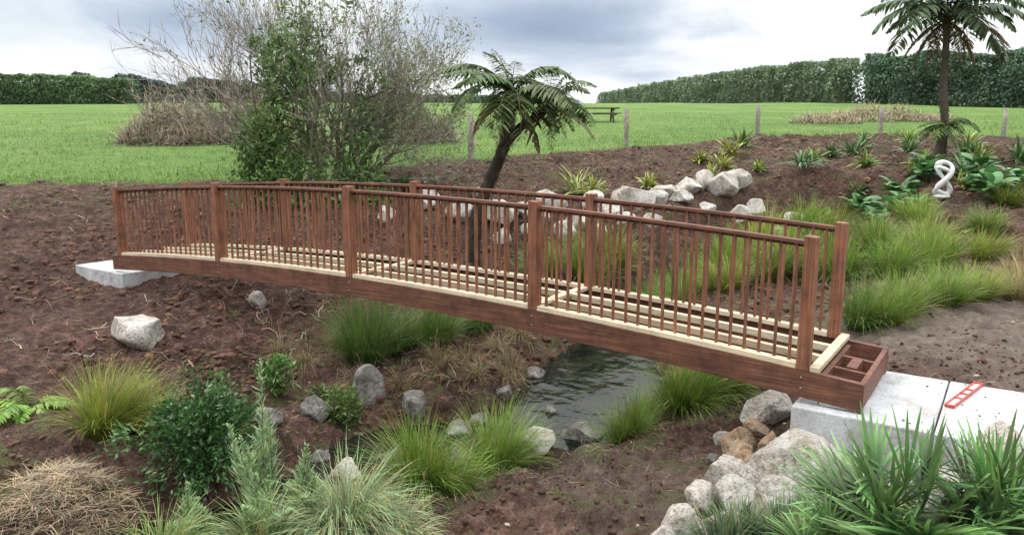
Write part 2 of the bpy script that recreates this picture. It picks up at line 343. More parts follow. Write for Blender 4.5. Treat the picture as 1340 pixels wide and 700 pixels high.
def obox(mb,a,b,w0,w1,z0,z1):
    V=[];LL=np.linalg.norm(B-A)
    for z in(z0,z1):
        for t,w in((a,w0),(b,w0),(b,w1),(a,w1)): V.append(A+dv*t*LL+pv*w+np.array([0,0,z]))
    mb.add(V,[[0,3,2,1],[4,5,6,7],[0,1,5,4],[1,2,6,5],[2,3,7,6],[3,0,4,7]],(1,1,1))
mb=MB();obox(mb,0,1,-.035,-.026,0,.028);obox(mb,0,1,.026,.035,0,.028);
for t in (0,.3,.485,.67,.98): obox(mb,t,t+.02,-.0255,.0255,.002,.026)
o=mb.build('frame',m,parent=lv);bevel(o,.002)
mb=MB();obox(mb,.02,.98,-.025,.025,.003,.012);mb.build('web',m2,parent=lv)
# ================= rocks
def ico(sub):
    import bmesh
    bm=bmesh.new();bmesh.ops.create_icosphere(bm,subdivisions=sub,radius=1);v=np.array([x.co[:] for x in bm.verts]);f=np.array([[x.index for x in q.verts] for q in bm.faces]);bm.free();return v,f
ICO={k:ico(k) for k in(1,2,4,5)}
def rockverts(sub,dims,facets=14,rough=.06):
    v,f=ICO[sub];v=v.copy();off=U(0,30,3)
    for _ in range(facets):
        n=nrm(rng.normal(size=3));c=U(.5,.85);dd=v@n;v=v-np.outer(np.maximum(dd-c,0),n)
    r=1+rough*2.2*n3(v*1.6+off)+rough*n3(v*4+off)+rough*.6*n3(v*9+off)+rough*.3*n3(v*20+off)
    v=v*r[:,None]*np.array(dims)/2*1.2
    a=U(0,6.28);c,s=math.cos(a),math.sin(a);v=v@np.array([[c,-s,0],[s,c,0],[0,0,1]])
    return v,f
def boulder(x,y,w,h,mat=None,sub=4,z=None,name='boulder',dp=None,tint=1.):
    v,f=rockverts(sub,(w,dp or w*U(.7,.95),h*1.25))
    z=g(x,y) if z is None else z
    mb=MB();mb.add(v,f,np.array((1,1,1))*tint*U(.85,1.0));o=mb.build(name,mat or M_rock,True);o.location=(x,y,z+h*.33)
    return o
for x,y,w,h,mt in [(2.5,6.85,.55,.32,M_rock),(2.3,6.6,.22,.16,M_rocko),(2.05,6.3,.34,.24,M_rocko),(1.72,5.58,.48,.42,M_rock),(2.15,5.3,.78,.5,M_rock),(1.95,5.9,.4,.28,M_rocko),
   (1.45,5.3,.26,.24,M_rock),(1.25,5.0,.34,.24,M_rock),(1.68,5.18,.38,.3,M_rock),(2.5,5.15,.36,.3,M_rocko),(3.35,4.75,.55,.5,M_rock),(1.9,4.95,.4,.32,M_rock),(2.55,4.85,.4,.3,M_rock),(1.5,4.8,.36,.26,M_rock),
   (2.25,6.1,.24,.2,M_rocko),(2.0,6.65,.2,.14,M_rock),(1.82,6.2,.16,.12,M_rockd),(2.9,4.55,.4,.3,M_rock),(1.05,4.75,.25,.2,M_rock),(3.0,5.0,.4,.3,M_rock),(2.2,4.6,.4,.34,M_rock)]:
    boulder(x,y,w,h,mt,5 if w>.4 else 4)
for x,y,w,h,mt,z in [(.75,7.6,.58,.2,M_rockd,-1.38),(.24,6.85,.42,.22,M_rock,None),(-1.1,8.0,.4,.22,M_rockd,None),(-1.6,6.6,.36,.34,M_rock,None),(-2.1,7.6,.4,.3,M_rockd,None),(-1.62,8.15,.42,.42,M_rockd,None),
   (-3.7,10.6,.32,.22,M_rock,None),(-4.86,9.25,.76,.42,M_rock,None),(-.45,6.9,.3,.22,M_rockd,None),(-.8,7.0,.34,.2,M_rockd,None),(-1.2,6.9,.22,.16,M_rockd,None),(-.4,8.0,.25,.15,M_rockd,-1.38),(-.6,7.7,.3,.16,M_rockd,-1.38),(.3,9.6,.3,.14,M_rockd,-1.38),(1.5,7.9,.25,.15,M_rockd,-1.38),
   (-2.5,7.2,.3,.25,M_rockd,None),(-1.9,7.0,.28,.2,M_rockd,None),(-2.3,8.2,.25,.18,M_rockd,None),(.0,7.2,.24,.14,M_rockd,None),(-.1,8.6,.28,.16,M_rockd,None),(.45,8.3,.2,.1,M_rockd,-1.37)]:
    boulder(x,y,w,h,mt,4,z)
for x,y,w in [(.86,16.6,.75),(1.45,15.6,.7),(2.8,16.6,.75),(-.3,15.6,.8),(-1.1,15.4,.65),(-1.9,16,.7),(3.65,17.5,.65),(4.2,17.7,.75),(5.0,17.7,.85),(5.5,18.1,.7),(5.8,17.6,.55),(6.75,17.7,.85),(6.3,17.4,.5),(4.5,17.1,.45),
   (.2,16.2,.55),(2.1,16.1,.6),(1.1,14.9,.5),(-.7,16.6,.5),(3.3,16.9,.5),(7.4,17.2,.6),(2.5,17.1,.5),(-2.6,15.2,.5),(.4,15.0,.45),(10.8,14.2,.5),(11.3,14.5,.4),(9.5,13.2,.35),(1.8,15.2,.5),(2.4,15.6,.45),(-.2,14.8,.5),(3.0,15.9,.5),
   (4.7,18.1,.6),(5.3,17.2,.5),(3.9,17.1,.5),(1.8,16.7,.6),(.5,15.8,.6)]:
    boulder(x,y,w*U(.9,1.15),w*U(.5,.72),M_rock,4,tint=1.15)
def scatter_rocks(name,n,xr,yr,smin,smax,mat,cond,colr,power=2.5,zf=None):
    mb=MB();v0,f0=ICO[1];x=U(*xr,n);y=U(*yr,n);ok=cond(x,y);x=x[ok];y=y[ok];n=len(x);z=H0(x,y) if zf is None else np.full(n,zf)
    s=smin*(1+(smax/smin-1)*rng.random(n)**power*1.0)
    V=v0[None]*(1+U(-.3,.3,(n,len(v0),1)))*s[:,None,None]*U(.6,1.2,(n,1,3));V[:,:,2]*=.75
    V+=np.stack([x,y,z+s*.1],1)[:,None];F_=(f0[None]+np.arange(n)[:,None,None]*len(v0)).reshape(-1,3)
    C=np.repeat(jit(colr,n,.35),len(v0),0);mb.add(V.reshape(-1,3),F_,C);mb.build(name,mat,False)
def nob(x,y): 
    rx=x-BO[0];ry=y-BO[1];ss=rx*BD[0]+ry*BD[1];oo=rx*BN[0]+ry*BN[1]
    return ~(((ss<.2)&(ss>-2.7)|(ss>BL-.2)&(ss<BL+1.5))&(oo>-.2)&(oo<1.45))
def onslab(x,y):
    rx=x-BO[0];ry=y-BO[1];ss=rx*BD[0]+ry*BD[1];oo=rx*BN[0]+ry*BN[1]
    return (ss<0)&(ss>-2.45)&(oo>-.06)&(oo<1.28)&((fbm2(x*3,y*3,2)>.1)|(rng.random(len(x))<.2))
soilc=lambda x,y:(sdist(x,y)>.1)&(y<fieldedge(x)-.2)&nob(x,y)
clump=lambda x,y:soilc(x,y)&(fbm2(x*.9+3,y*.9,3)+.35*rng.random(len(x))>.1)
scatter_rocks('soil_crumbs_on_slab',700,(2.2,5),(4.2,7),.003,.013,M_bark,onslab,(.12,.085,.065),3,-.273)
scatter_rocks('soil_clods',9000,(-3,5),(4.3,8),.006,.035,M_bark,clump,(.075,.043,.032),4)
scatter_rocks('soil_clods',16000,(-9,5),(7.5,14.5),.008,.08,M_bark,clump,(.095,.052,.038),5)
scatter_rocks('soil_clods',5000,(-8,-3),(5,9),.008,.06,M_bark,clump,(.09,.05,.037),5)
scatter_rocks('soil_clods',9000,(-13,15),(13,26),.015,.11,M_bark,clump,(.12,.07,.052),4)
scatter_rocks('gravel',900,(-5,7),(4.3,12),.005,.025,M_bark,soilc,(.25,.22,.18),4)
scatter_rocks('streambed_stones',350,(-3,2.4),(5,11),.03,.11,M_rockd,lambda x,y:(np.abs(sdist(x,y)-.02)<.2),(.8,.8,.8),3)
mb=MB();n=16000;x=U(-8,7,n);y=U(4.4,14,n);k=soilc(x,y)&(fbm2(x*.8,y*.8,2)+.5*np.clip(1-sdist(x,y)/2,0,1)>.1);x=x[k];y=y[k];n=len(x)
ribbons(mb,np.stack([x,y,H0(x,y)+.012],1),rand_dir(n,1.2,1.6),U(.03,.16,n),U(.003,.008,n),.1,jit((.3,.23,.15),n,.45),S=2,root=1,tip=1)
n=6000;x=U(-11,14,n);y=U(14,26,n);k=soilc(x,y);x=x[k];y=y[k];n=len(x)
ribbons(mb,np.stack([x,y,H0(x,y)+.02],1),rand_dir(n,1.1,1.6),U(.1,.4,n),U(.01,.02,n),.1,jit((.28,.22,.16),n,.5),S=2,root=1,tip=1)
mb.build('straw_litter',M_bark)
mb=MB()
def root(x,y,L,r,az,col):
    n=8;P=[];ph=U(0,6)
    for i in range(n):
        P.append((x,y,g(x,y)+.005+.09*max(0,math.sin(i*.55+ph))));az+=U(-.75,.75)*(1 if rng.random()<.6 else .2);st_=L/n*U(.5,1.5);x+=math.cos(az)*st_;y+=math.sin(az)*st_
    tube(mb,P,np.linspace(r,r*.25,n),4,col)
    return P
for cx,cy,sx,sy,n in [(-3.2,10.5,.8,.4,34),(-6.6,10.2,.8,.6,12),(-5.9,8.5,.9,.5,16),(-5.3,10.6,.4,.25,8),(-2.4,9.0,.8,.4,12),(-1.2,9.0,.5,.3,12),(-7.5,9.5,.7,.7,8)]:
    for _ in range(n):
        c_=jit((.32,.26,.2),1,.5)[0];r_=U(.003,.011);P=root(cx+rng.normal()*sx,cy+rng.normal()*sy,U(.2,.65),r_,U(-3.1,3.1),c_)
        if rng.random()<.6: root(P[3][0],P[3][1],U(.1,.3),r_*.6,U(-3.1,3.1),c_)
mb.build('exposed_roots',M_bark,True)
# ================= grasses
def tussock(x,y,h,spread,n,col,name='grass_tussock',dry=.08,w=.007,droop=1.2,S=6,z=None,lean=.75,tip=1.3):
    mb=MB();rr=spread*.2*np.sqrt(rng.random(n));az=U(0,6.283,n)
    bx=x+rr*np.cos(az);by=y+rr*np.sin(az);z0=H0(bx,by)-.02 if z is None else np.full(n,z)
    lop=U(-.25,.25,2)
    az2=az+rng.normal(0,.5,n);d=rand_dir(n,.0,lean,az2);d[:,:2]+=lop
    L=h*U(.6,1.35,n);C=jit(np.array(col)*1.3,n,.3)
    k=rng.random(n)<dry;C[k]=jit((.38,.3,.16),k.sum(),.25)
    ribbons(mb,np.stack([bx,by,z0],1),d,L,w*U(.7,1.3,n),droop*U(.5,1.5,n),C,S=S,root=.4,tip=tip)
    return mb.build(name,M_leaf)
G1=(.13,.205,.032);G2=(.185,.225,.038);G3=(.095,.17,.037);GS=(.19,.25,.14)
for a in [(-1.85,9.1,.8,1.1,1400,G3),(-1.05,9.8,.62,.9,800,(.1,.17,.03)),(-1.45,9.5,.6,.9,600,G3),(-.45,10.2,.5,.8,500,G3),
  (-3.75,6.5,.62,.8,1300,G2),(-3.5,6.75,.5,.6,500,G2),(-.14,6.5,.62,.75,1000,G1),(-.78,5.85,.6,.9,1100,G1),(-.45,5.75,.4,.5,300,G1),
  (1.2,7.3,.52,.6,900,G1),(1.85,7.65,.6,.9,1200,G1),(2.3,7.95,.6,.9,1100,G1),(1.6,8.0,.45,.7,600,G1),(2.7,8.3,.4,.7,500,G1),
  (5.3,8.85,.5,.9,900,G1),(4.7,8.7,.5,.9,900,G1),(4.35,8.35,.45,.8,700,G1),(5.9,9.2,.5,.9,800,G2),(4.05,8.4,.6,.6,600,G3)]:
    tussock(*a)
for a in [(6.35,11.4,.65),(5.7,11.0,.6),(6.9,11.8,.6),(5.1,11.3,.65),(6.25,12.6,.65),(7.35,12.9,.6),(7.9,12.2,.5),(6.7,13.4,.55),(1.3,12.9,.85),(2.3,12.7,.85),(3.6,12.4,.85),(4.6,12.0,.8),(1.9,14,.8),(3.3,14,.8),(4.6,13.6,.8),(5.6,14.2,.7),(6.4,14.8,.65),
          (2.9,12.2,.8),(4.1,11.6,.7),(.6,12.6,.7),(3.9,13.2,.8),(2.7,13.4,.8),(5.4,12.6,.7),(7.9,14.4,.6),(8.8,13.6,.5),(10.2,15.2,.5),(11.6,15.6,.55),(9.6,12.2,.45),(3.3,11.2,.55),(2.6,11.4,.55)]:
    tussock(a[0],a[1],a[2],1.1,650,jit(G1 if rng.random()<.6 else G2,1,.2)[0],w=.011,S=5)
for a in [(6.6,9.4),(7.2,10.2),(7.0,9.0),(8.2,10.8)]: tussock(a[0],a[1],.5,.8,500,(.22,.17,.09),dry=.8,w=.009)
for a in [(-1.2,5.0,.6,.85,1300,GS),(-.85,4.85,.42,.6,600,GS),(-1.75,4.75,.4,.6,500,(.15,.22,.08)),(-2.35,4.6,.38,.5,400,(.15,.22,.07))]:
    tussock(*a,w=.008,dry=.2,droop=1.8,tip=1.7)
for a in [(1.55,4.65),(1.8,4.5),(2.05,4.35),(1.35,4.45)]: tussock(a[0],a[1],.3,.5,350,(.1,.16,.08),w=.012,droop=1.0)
for x,y in [(-.9,8.8),(-.6,9.2),(-1.3,8.5),(-.2,9.6),(-1.8,8.35),(.1,10.1),(-1.0,9.2),(0.0,9.3),(-.45,8.7),(-2.6,8.9),(-3.0,9.3),(-2.3,9.6),(-.1,8.9)]: tussock(x,y,.32,.5,240,(.17,.13,.075),dry=.6,w=.006,droop=2.2,lean=1.2,name='dry_grass_clump')
mb=MB()
def weeds(mb,cx,cy,n,h,col):
    az=U(0,6.28,n);bx=cx+rng.normal(0,h*.3,n);by=cy+rng.normal(0,h*.3,n)
    ribbons(mb,np.stack([bx,by,H0(bx,by)-.01],1),rand_dir(n,.1,.9),h*U(.5,1.2,n),h*.07*U(.6,1.4,n),1.2,jit(col,n,.3),S=4,root=.5)
for _ in range(420):
    x,y=U(-8,7),U(4.5,15)
    if soilc(np.array([x]),np.array([y]))[0] and (sdist(np.array([x]),np.array([y]))[0]<1.8 or rng.random()<.12 or y>13): weeds(mb,x,y,14,U(.06,.2),(.1,.15,.04) if rng.random()<.7 else (.26,.21,.1))
for _ in range(700):
    x,y=U(-11,16),U(15,29)
    if y<fieldedge(np.array([x]))[0]: weeds(mb,x,y,10,U(.08,.26),(.13,.18,.05) if rng.random()<.5 else (.28,.22,.12))
mb.build('bank_weeds',M_leaf)
# pasture blades
mb=MB();n=60000;y=18+ (U(0,1,n)**1.6)*40;x=U(-1,1,n)*(y*.8);k=y>fieldedge(x)-.15;x=x[k];y=y[k];n=len(x)
ribbons(mb,np.stack([x,y,H0(x,y)-.01],1),rand_dir(n,.1,.8),U(.05,.14,n)*(1+.7*(fbm2(x*.5,y*.5,2)>.15)),U(.012,.03,n),.8,jit((.15,.25,.055),n,.25)*(1+.4*fbm2(x*.3,y*.3,3))[:,None],S=2,root=.75)
mb.build('pasture_grass',M_leaf)
# ================= shrubs
def shrub(name,x,y,rx,rz,n,size,col,aspect=.4,mat=None,z=None):
    p=empty(name);z0=g(x,y) if z is None else z;mb=MB();m=MB();ns=26
    az=U(0,6.28,ns)
    for a in az:
        r=U(.3,.9);top=np.array([x+math.cos(a)*rx*r,y+math.sin(a)*rx*r,z0+rz*U(.6,1.6)])
        t=np.linspace(0,1,6)[:,None];P=np.array([x,y,z0-.03])*(1-t)+top*t+np.sin(t*3)*rng.normal(0,.04,3)
        tube(m,P,np.linspace(.012,.003,6)*(rz+.5),5,(.1,.075,.05))
    cl=nrm(rng.normal(size=(90,3)))*U(.35,1,(90,1))**.6;cl=cl*(1+.25*rng.normal(size=(90,1)))
    ci=rng.integers(0,90,n);q=cl[ci]+rng.normal(0,.13,(n,3));c=np.array([x,y,z0+rz*.95])+q*np.array([rx,rx,rz])
    c[:,2]=np.maximum(c[:,2],z0+.02);r=np.linalg.norm(q,axis=1)
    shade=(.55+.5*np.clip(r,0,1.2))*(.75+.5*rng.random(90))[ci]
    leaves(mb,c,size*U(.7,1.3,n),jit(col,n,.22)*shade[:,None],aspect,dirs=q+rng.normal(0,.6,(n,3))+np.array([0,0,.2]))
    m.build('stems',M_bark,True,p);mb.build('leaves',mat or M_gloss,False,p)
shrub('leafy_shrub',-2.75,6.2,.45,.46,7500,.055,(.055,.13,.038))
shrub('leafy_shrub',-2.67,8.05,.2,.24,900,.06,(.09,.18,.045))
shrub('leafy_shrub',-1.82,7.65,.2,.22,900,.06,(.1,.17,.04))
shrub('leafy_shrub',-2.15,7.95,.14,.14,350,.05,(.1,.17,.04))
def plume(x,y,h,nst):
    p=empty('feathery_shrub');m=MB();mb=MB();z0=g(x,y)
    for i in range(nst):
        a=U(0,6.28);r=U(.0,.28);hh=h*(1.1 if i==0 else U(.45,.8));n=12;t=np.linspace(0,1,n)
        if i==0: r=.06
        P=np.stack([x+math.cos(a)*(r*.3+r*t),y+math.sin(a)*(r*.3+r*t),z0+hh*t],1);P[:,:2]+=np.outer(np.sin(t*4),rng.normal(0,.015,2))
        tube(m,P,np.linspace(.008,.002,n),5,(.15,.16,.08))
        k=260;tt=U(.12,1,k);b=np.stack([np.interp(tt,t,P[:,j]) for j in range(3)],1);d=rand_dir(k,.5,1.2)
        ribbons(mb,b,d,.19*(1.1-tt)**.9*U(.5,1.25,k),.010,-.6,jit((.27,.37,.2),k,.35),S=4,prof='leaf',root=.6,tip=1.6)
    m.build('stems',M_bark,True,p);mb.build('leaves',M_leaf,False,p)
plume(-1.93,5.25,1.15,7);plume(-1.55,5.15,.55,5);plume(-2.3,5.0,.45,5);plume(-1.75,4.9,.45,5)
# ================= ferns
def fronds(mb,m,c,n,L,up0,up1,grav,col,pl=.36,pw=.05,np_=40,az0=None,stemcol=(.1,.09,.04)):
    for i in range(n):
        az=(2*math.pi*i/n+U(-.25,.25)) if az0 is None else az0+U(-.5,.5)
        el=U(up0,up1);LL=L*U(.75,1.15);K=np_;d=np.array([math.cos(az)*math.cos(el),math.sin(az)*math.cos(el),math.sin(el)]);p=np.array(c,float);P=[p];D=[d];gg=grav*U(.75,1.3);sw=U(-.25,.25)
        for k in range(K):
            p=p+d*LL/K;d=d.copy();d[2]-=gg/K;d[0]+=-math.sin(az)*sw/K;d[1]+=math.cos(az)*sw/K;d/=np.linalg.norm(d);P.append(p);D.append(d)
        P=np.array(P);D=np.array(D);tube(m,P[::2],np.linspace(.014,.003,len(P[::2]))*L/1.4,4,stemcol)
        t=np.linspace(0,1,K+1);side=nrm(np.cross(D,[0,0,1.]));prof=np.clip(np.sin(math.pi*np.clip(t*.95+.07,0,1))**.7,0,1)*(t>.1)
        cc=jit(col,1,.3)[0]
        for sg in (-1,1):
            k=(prof>.05)&(rng.random(K+1)>.05);dd=side[k]*sg+D[k]*.45+np.array([0,0,-.15])+rng.normal(0,.09,(k.sum(),3))
            ribbons(mb,P[k],dd,pl*prof[k]*LL/1.4*U(.7,1.15,k.sum()),pw*LL/1.4,.9,jit(cc,k.sum(),.18),S=4,prof='leaf',root=.85,tip=1.3,twist=.35)
def treefern(name,pts,r,crowns,L,n,col,tc_=(.035,.027,.02)):
    p=empty(name);m=MB();mb=MB();t=np.linspace(0,1,len(pts));tt=np.linspace(0,1,40);P=np.stack([np.interp(tt,t,np.array(pts)[:,j]) for j in range(3)],1)
    for _ in range(4): P[1:-1]=(P[:-2]+P[2:]+2*P[1:-1])/4
    R=r*(1.25-.35*tt)*(1+U(-.12,.12,40));tube(m,P,R,10,tc_)
    k=1400;q=rng.integers(0,40,k);a=U(0,6.28,k);b=P[q]+np.stack([np.cos(a),np.sin(a),U(-1,1,k)],1)*(R[q]*.9)[:,None]*np.array([1,1,.6])
    ribbons(m,b,np.stack([np.cos(a)*.6,np.sin(a)*.6,U(-1,.9,k)],1),U(.04,.11,k),.014,.3,jit(np.array(tc_)*1.5,k,.5),S=2)
    for c,rad,cnt in crowns:
        fronds(mb,m,c,cnt,L*rad,.25,1.15,2.0,col)
        fronds(mb,m,np.array(c)+[0,0,.02],cnt//3,L*rad*.6,1.0,1.4,1.8,np.array(col)*1.3)
        fronds(mb,m,np.array(c)+[0,0,-.05],8,L*rad*.75,-.6,.2,1.6,(.16,.125,.06),pl=.2)
    m.build('trunk',M_bark,True,p);mb.build('fronds',M_leaf,False,p);return p
zb=g(-.65,12.9)
tf=treefern('tree_fern',[(-.72,12.9,zb-.05),(-.62,12.9,.5),(-.42,12.9,1.0),(-.1,12.9,1.75),(-.0,12.9,2.45)],.10,[((.0,12.9,2.52),1.0,15),((.66,13.2,2.36),.8,12)],1.55,16,(.09,.135,.05),(.045,.037,.03))
m=MB();tube(m,[(-.12,12.9,1.7),(.15,13.0,2.0),(.45,13.1,2.2),(.66,13.2,2.38)],[.08,.075,.07,.06],9,(.05,.04,.03));m.build('side_trunk',M_bark,True,tf)
zb=g(11.3,20)
treefern('tree_fern',[(11.35,20,zb-.05),(11.5,20,zb+1.0),(11.35,20,3.0),(11.3,20,4.75)],.09,[((11.3,20,4.85),1.0,20)],2.2,18,(.08,.125,.065),(.1,.085,.068))
p=empty('young_fern');mb=MB();m=MB();fronds(mb,m,(11.4,19.7,2.1),10,1.0,.1,.9,2.0,(.09,.15,.045));tube(m,[(11.4,19.7,g(11.4,19.7)-.05),(11.38,19.7,1.6),(11.4,19.7,2.12)],.05,7,(.07,.055,.04));m.build('stems',M_bark,True,p);mb.build('fronds',M_leaf,False,p)
p=empty('ground_fern');mb=MB();m=MB();fronds(mb,m,(-4.7,6.85,g(-4.7,6.85)),12,.55,.4,1.1,1.6,(.2,.32,.06),pl=.3,pw=.06);m.build('stems',M_bark,True,p);mb.build('fronds',M_leaf,False,p)
def fanpalm(x,y,nl,sz,z=None):
    p=empty('fan_palm');mb=MB();m=MB();z0=g(x,y) if z is None else z
    for i in range(nl):
        az=U(0,6.28);el=U(.15,1.35);d=np.array([math.cos(az)*math.cos(el),math.sin(az)*math.cos(el),math.sin(el)]);pl=sz*U(.45,.9)
        s=nrm(np.cross(d,[0,0,1.]));u=np.cross(s,d);t=np.linspace(0,1,6)[:,None];q=np.array([x,y,z0]);end=q+d*pl+np.array([0,0,-.04])
        P=q*(1-t)+end*t+np.array([0,0,.03])*np.sin(t*3.1);tube(m,P,np.linspace(.007,.004,6),5,(.1,.15,.05))
        K=24;an=np.linspace(-1.9,1.9,K)+U(-.05,.05,K);dd=np.outer(np.cos(an),d)+np.outer(np.sin(an),s)+u*(.18*np.abs(np.sin(an))[:,None]+.1)
        L=sz*.95*(.72+.28*np.cos(an*.7))*U(.88,1.1,K);cc=jit((.11,.2,.065),1,.4)[0]
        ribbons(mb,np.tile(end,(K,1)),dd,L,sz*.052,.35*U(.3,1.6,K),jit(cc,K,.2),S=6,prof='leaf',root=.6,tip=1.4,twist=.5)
    m.build('petioles',M_leaf,True,p);mb.build('fan_leaves',M_gloss,False,p)
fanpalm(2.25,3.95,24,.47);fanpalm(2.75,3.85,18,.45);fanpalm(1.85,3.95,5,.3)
def rosette(x,y,r,n,w,col,name='flax_plant'):
    mb=MB();z0=g(x,y);b=np.tile([x,y,z0],(n,1))+rng.normal(0,r*.12,(n,3))*[1,1,.1]
    ribbons(mb,b,rand_dir(n,.15,1.25),r*U(.7,1.2,n),w*U(.7,1.2,n),1.1,jit(np.array(col)*1.35,n,.28),S=5,prof='leaf',root=.6,tip=1.3);mb.build(name,M_gloss)
YG=(.2,.23,.05);DG=(.065,.13,.04)
for x,y,r,c in [(1.5,17.5,.7,YG),(1.9,17.3,.5,YG),(6.3,21.5,.6,YG),(7.6,19.5,.6,DG),(9.7,21.3,.6,DG),(4.9,18.3,.5,YG),(5.5,19.5,.5,YG),(11,18,.7,DG),(12.2,17.5,.6,DG),(-2.5,17,.5,DG),(8.6,18.5,.5,DG),(12.5,20.5,.5,DG),(11.4,21.5,.5,DG),(13.4,22,.5,YG),(6.9,17.8,.5,DG),(10.5,22.5,.5,DG),(12.8,18.8,.6,DG),(3.4,18.4,.4,YG),(10.4,17.0,.5,YG),(12.6,16.4,.7,YG),(13,15.4,.6,G2),
  (8.2,20.3,.5,G1),(8.9,20.8,.5,DG),(5.2,20.6,.4,YG),(10.6,19.2,.5,G1),(9.2,19.4,.45,G1),(12,19.2,.5,G1),(13.5,19.5,.5,G1),(7.0,22.8,.5,DG),(12.4,23.5,.5,G1),(9.9,18.3,.4,YG),(7.8,18.2,.4,G1),(6.4,19.3,.4,G1)]:
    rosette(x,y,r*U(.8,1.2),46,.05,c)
for x,y in [(8.3,16.5),(8.7,16.3),(7.7,16.7),(8.6,17.2),(10.3,16.0),(7.2,16.4),(10.5,16.6),(9.2,17.6),(8.0,15.9),(8.0,17.4),(8.5,15.7),(9.8,17.8),(10.8,17.3),(11.3,16.6),(7.5,17.2),(8.4,17.9),(10.0,15.4),(7.8,15.3),(10.2,18.3)]:
    mb=MB();n=34;z0=g(x,y);az=U(0,6.28,n);rr=U(.1,.42,n)
    b=np.stack([x+rr*np.cos(az)*.4,y+rr*np.sin(az)*.4,np.full(n,z0+.05)+U(.05,.35,n)],1)
    ribbons(mb,b,rand_dir(n,.6,1.35,az),U(.3,.45,n),U(.16,.24,n),.9,jit((.085,.2,.07),n,.35),S=5,prof='leaf',root=.85,tip=1.3,twist=.3);mb.build('broadleaf_plant',M_gloss)
# ================= statue
m,nt,bs,_=newmat('white_stone');tc=N(nt,'ShaderNodeTexCoord');nn=noise(nt,14,5,.6,tc.outputs['Object']);r=ramp(nt,nn.outputs[0],[(.3,(.45,.44,.42)),(.65,(.72,.72,.7))]);nt.links.new(r.outputs[0],bs.inputs['Base Color']);bs.inputs['Roughness'].default_value=.7
mb=MB();sx,sy=9.4,16.2;sz=g(sx,sy);t=np.linspace(0,2*math.pi,90)
P=np.stack([sx+.14*np.sin(2*t)*(1+.15*np.cos(t)),sy+.07*np.cos(2*t+.6)+.04*np.sin(t),sz+.42-.36*np.cos(t)],1);tube(mb,P,.05+.012*np.sin(3*t),12,(1,1,1))
P=np.stack([sx+.12*np.sin(3*t),sy+.09*np.cos(3*t),sz+.38+.3*np.cos(t+.4)],1);tube(mb,P,.038,10,(1,1,1))
v,f=ICO[2];mb.add(v*[.17,.17,.06]+[sx,sy,sz+.04],f,(1,1,1));mb.build('knot_sculpture',m,True)
# ================= fence
mw,nt,bs,_=newmat('fence_wire');bs.inputs['Metallic'].default_value=.6;bs.inputs['Roughness'].default_value=.6;bs.inputs['Base Color'].default_value=(.2,.2,.2,1)
fence=empty('post_and_wire_fence');mb=MB();fp=[(-26,18.2),(-16,18.4),(-6.2,18.7),(-1.1,19.9),(3.7,24.3),(8.9,27.3),(14.5,29.6),(19.8,30.3),(26,31),(34,32)]
def post(mb,x,y,h,r):
    z0=g(x,y);t=np.array([-.3,0,.5,1,1.0]);P=np.stack([x+t*U(-.04,.04),y+t*0,z0+t*h],1);P[-1,2]+=.002;tube(mb,P,[r,r,r*.97,r*.95,.001],9,jit((1,1,1),1,.15)[0])
for x,y in fp: post(mb,x,y,1.15,.085)
mb.build('posts',M_fence,True,fence);mb=MB()
for (a,b) in zip(fp[:-1],fp[1:]):
    for h in (.35,.6,.85,1.05):
        t=np.linspace(0,1,12);xx=a[0]+(b[0]-a[0])*t;yy=a[1]+(b[1]-a[1])*t;zz=np.linspace(g(*a),g(*b),12)+h-.04*np.sin(t*math.pi);tube(mb,np.stack([xx,yy+.09,zz],1),.0018,4,(1,1,1))
mb.build('wires',mw,False,fence)
# picnic table
pt=empty('picnic_table');px,py=4.9,43.;pz=g(px,py)
M_pt=wood('dark_table_timber',False,[(.04,.03,.022),(.08,.058,.042),(.12,.09,.065)],.8);mb=MB()
def bx(mb,c,s,rx=0):
    v=np.array([[i,j,k] for i in(-.5,.5) for j in(-.5,.5) for k in(-.5,.5)])*s
    cr,sr=math.cos(rx),math.sin(rx);v=v@np.array([[1,0,0],[0,cr,sr],[0,-sr,cr]]);v+=np.array(c)+[px,py,pz]
    mb.add(v,[[0,1,3,2],[4,6,7,5],[0,4,5,1],[2,3,7,6],[0,2,6,4],[1,5,7,3]],(1,1,1))
for j in range(5): bx(mb,(0,-.3+.15*j,.75),(2.4,.14,.05))
for sgn in(-1,1):
    for j in range(2): bx(mb,(0,sgn*(.65+.15*j),.45),(2.4,.14,.05))
    for xx in(-.8,.8): bx(mb,(xx,sgn*.42,.37),(.1,.06,.86),sgn*.5)
for xx in(-.8,.8): bx(mb,(xx+.09,0,.4),(.06,1.6,.1));bx(mb,(xx+.09,0,.67),(.06,.7,.08))
mb.build('table_and_benches',M_pt,parent=pt)
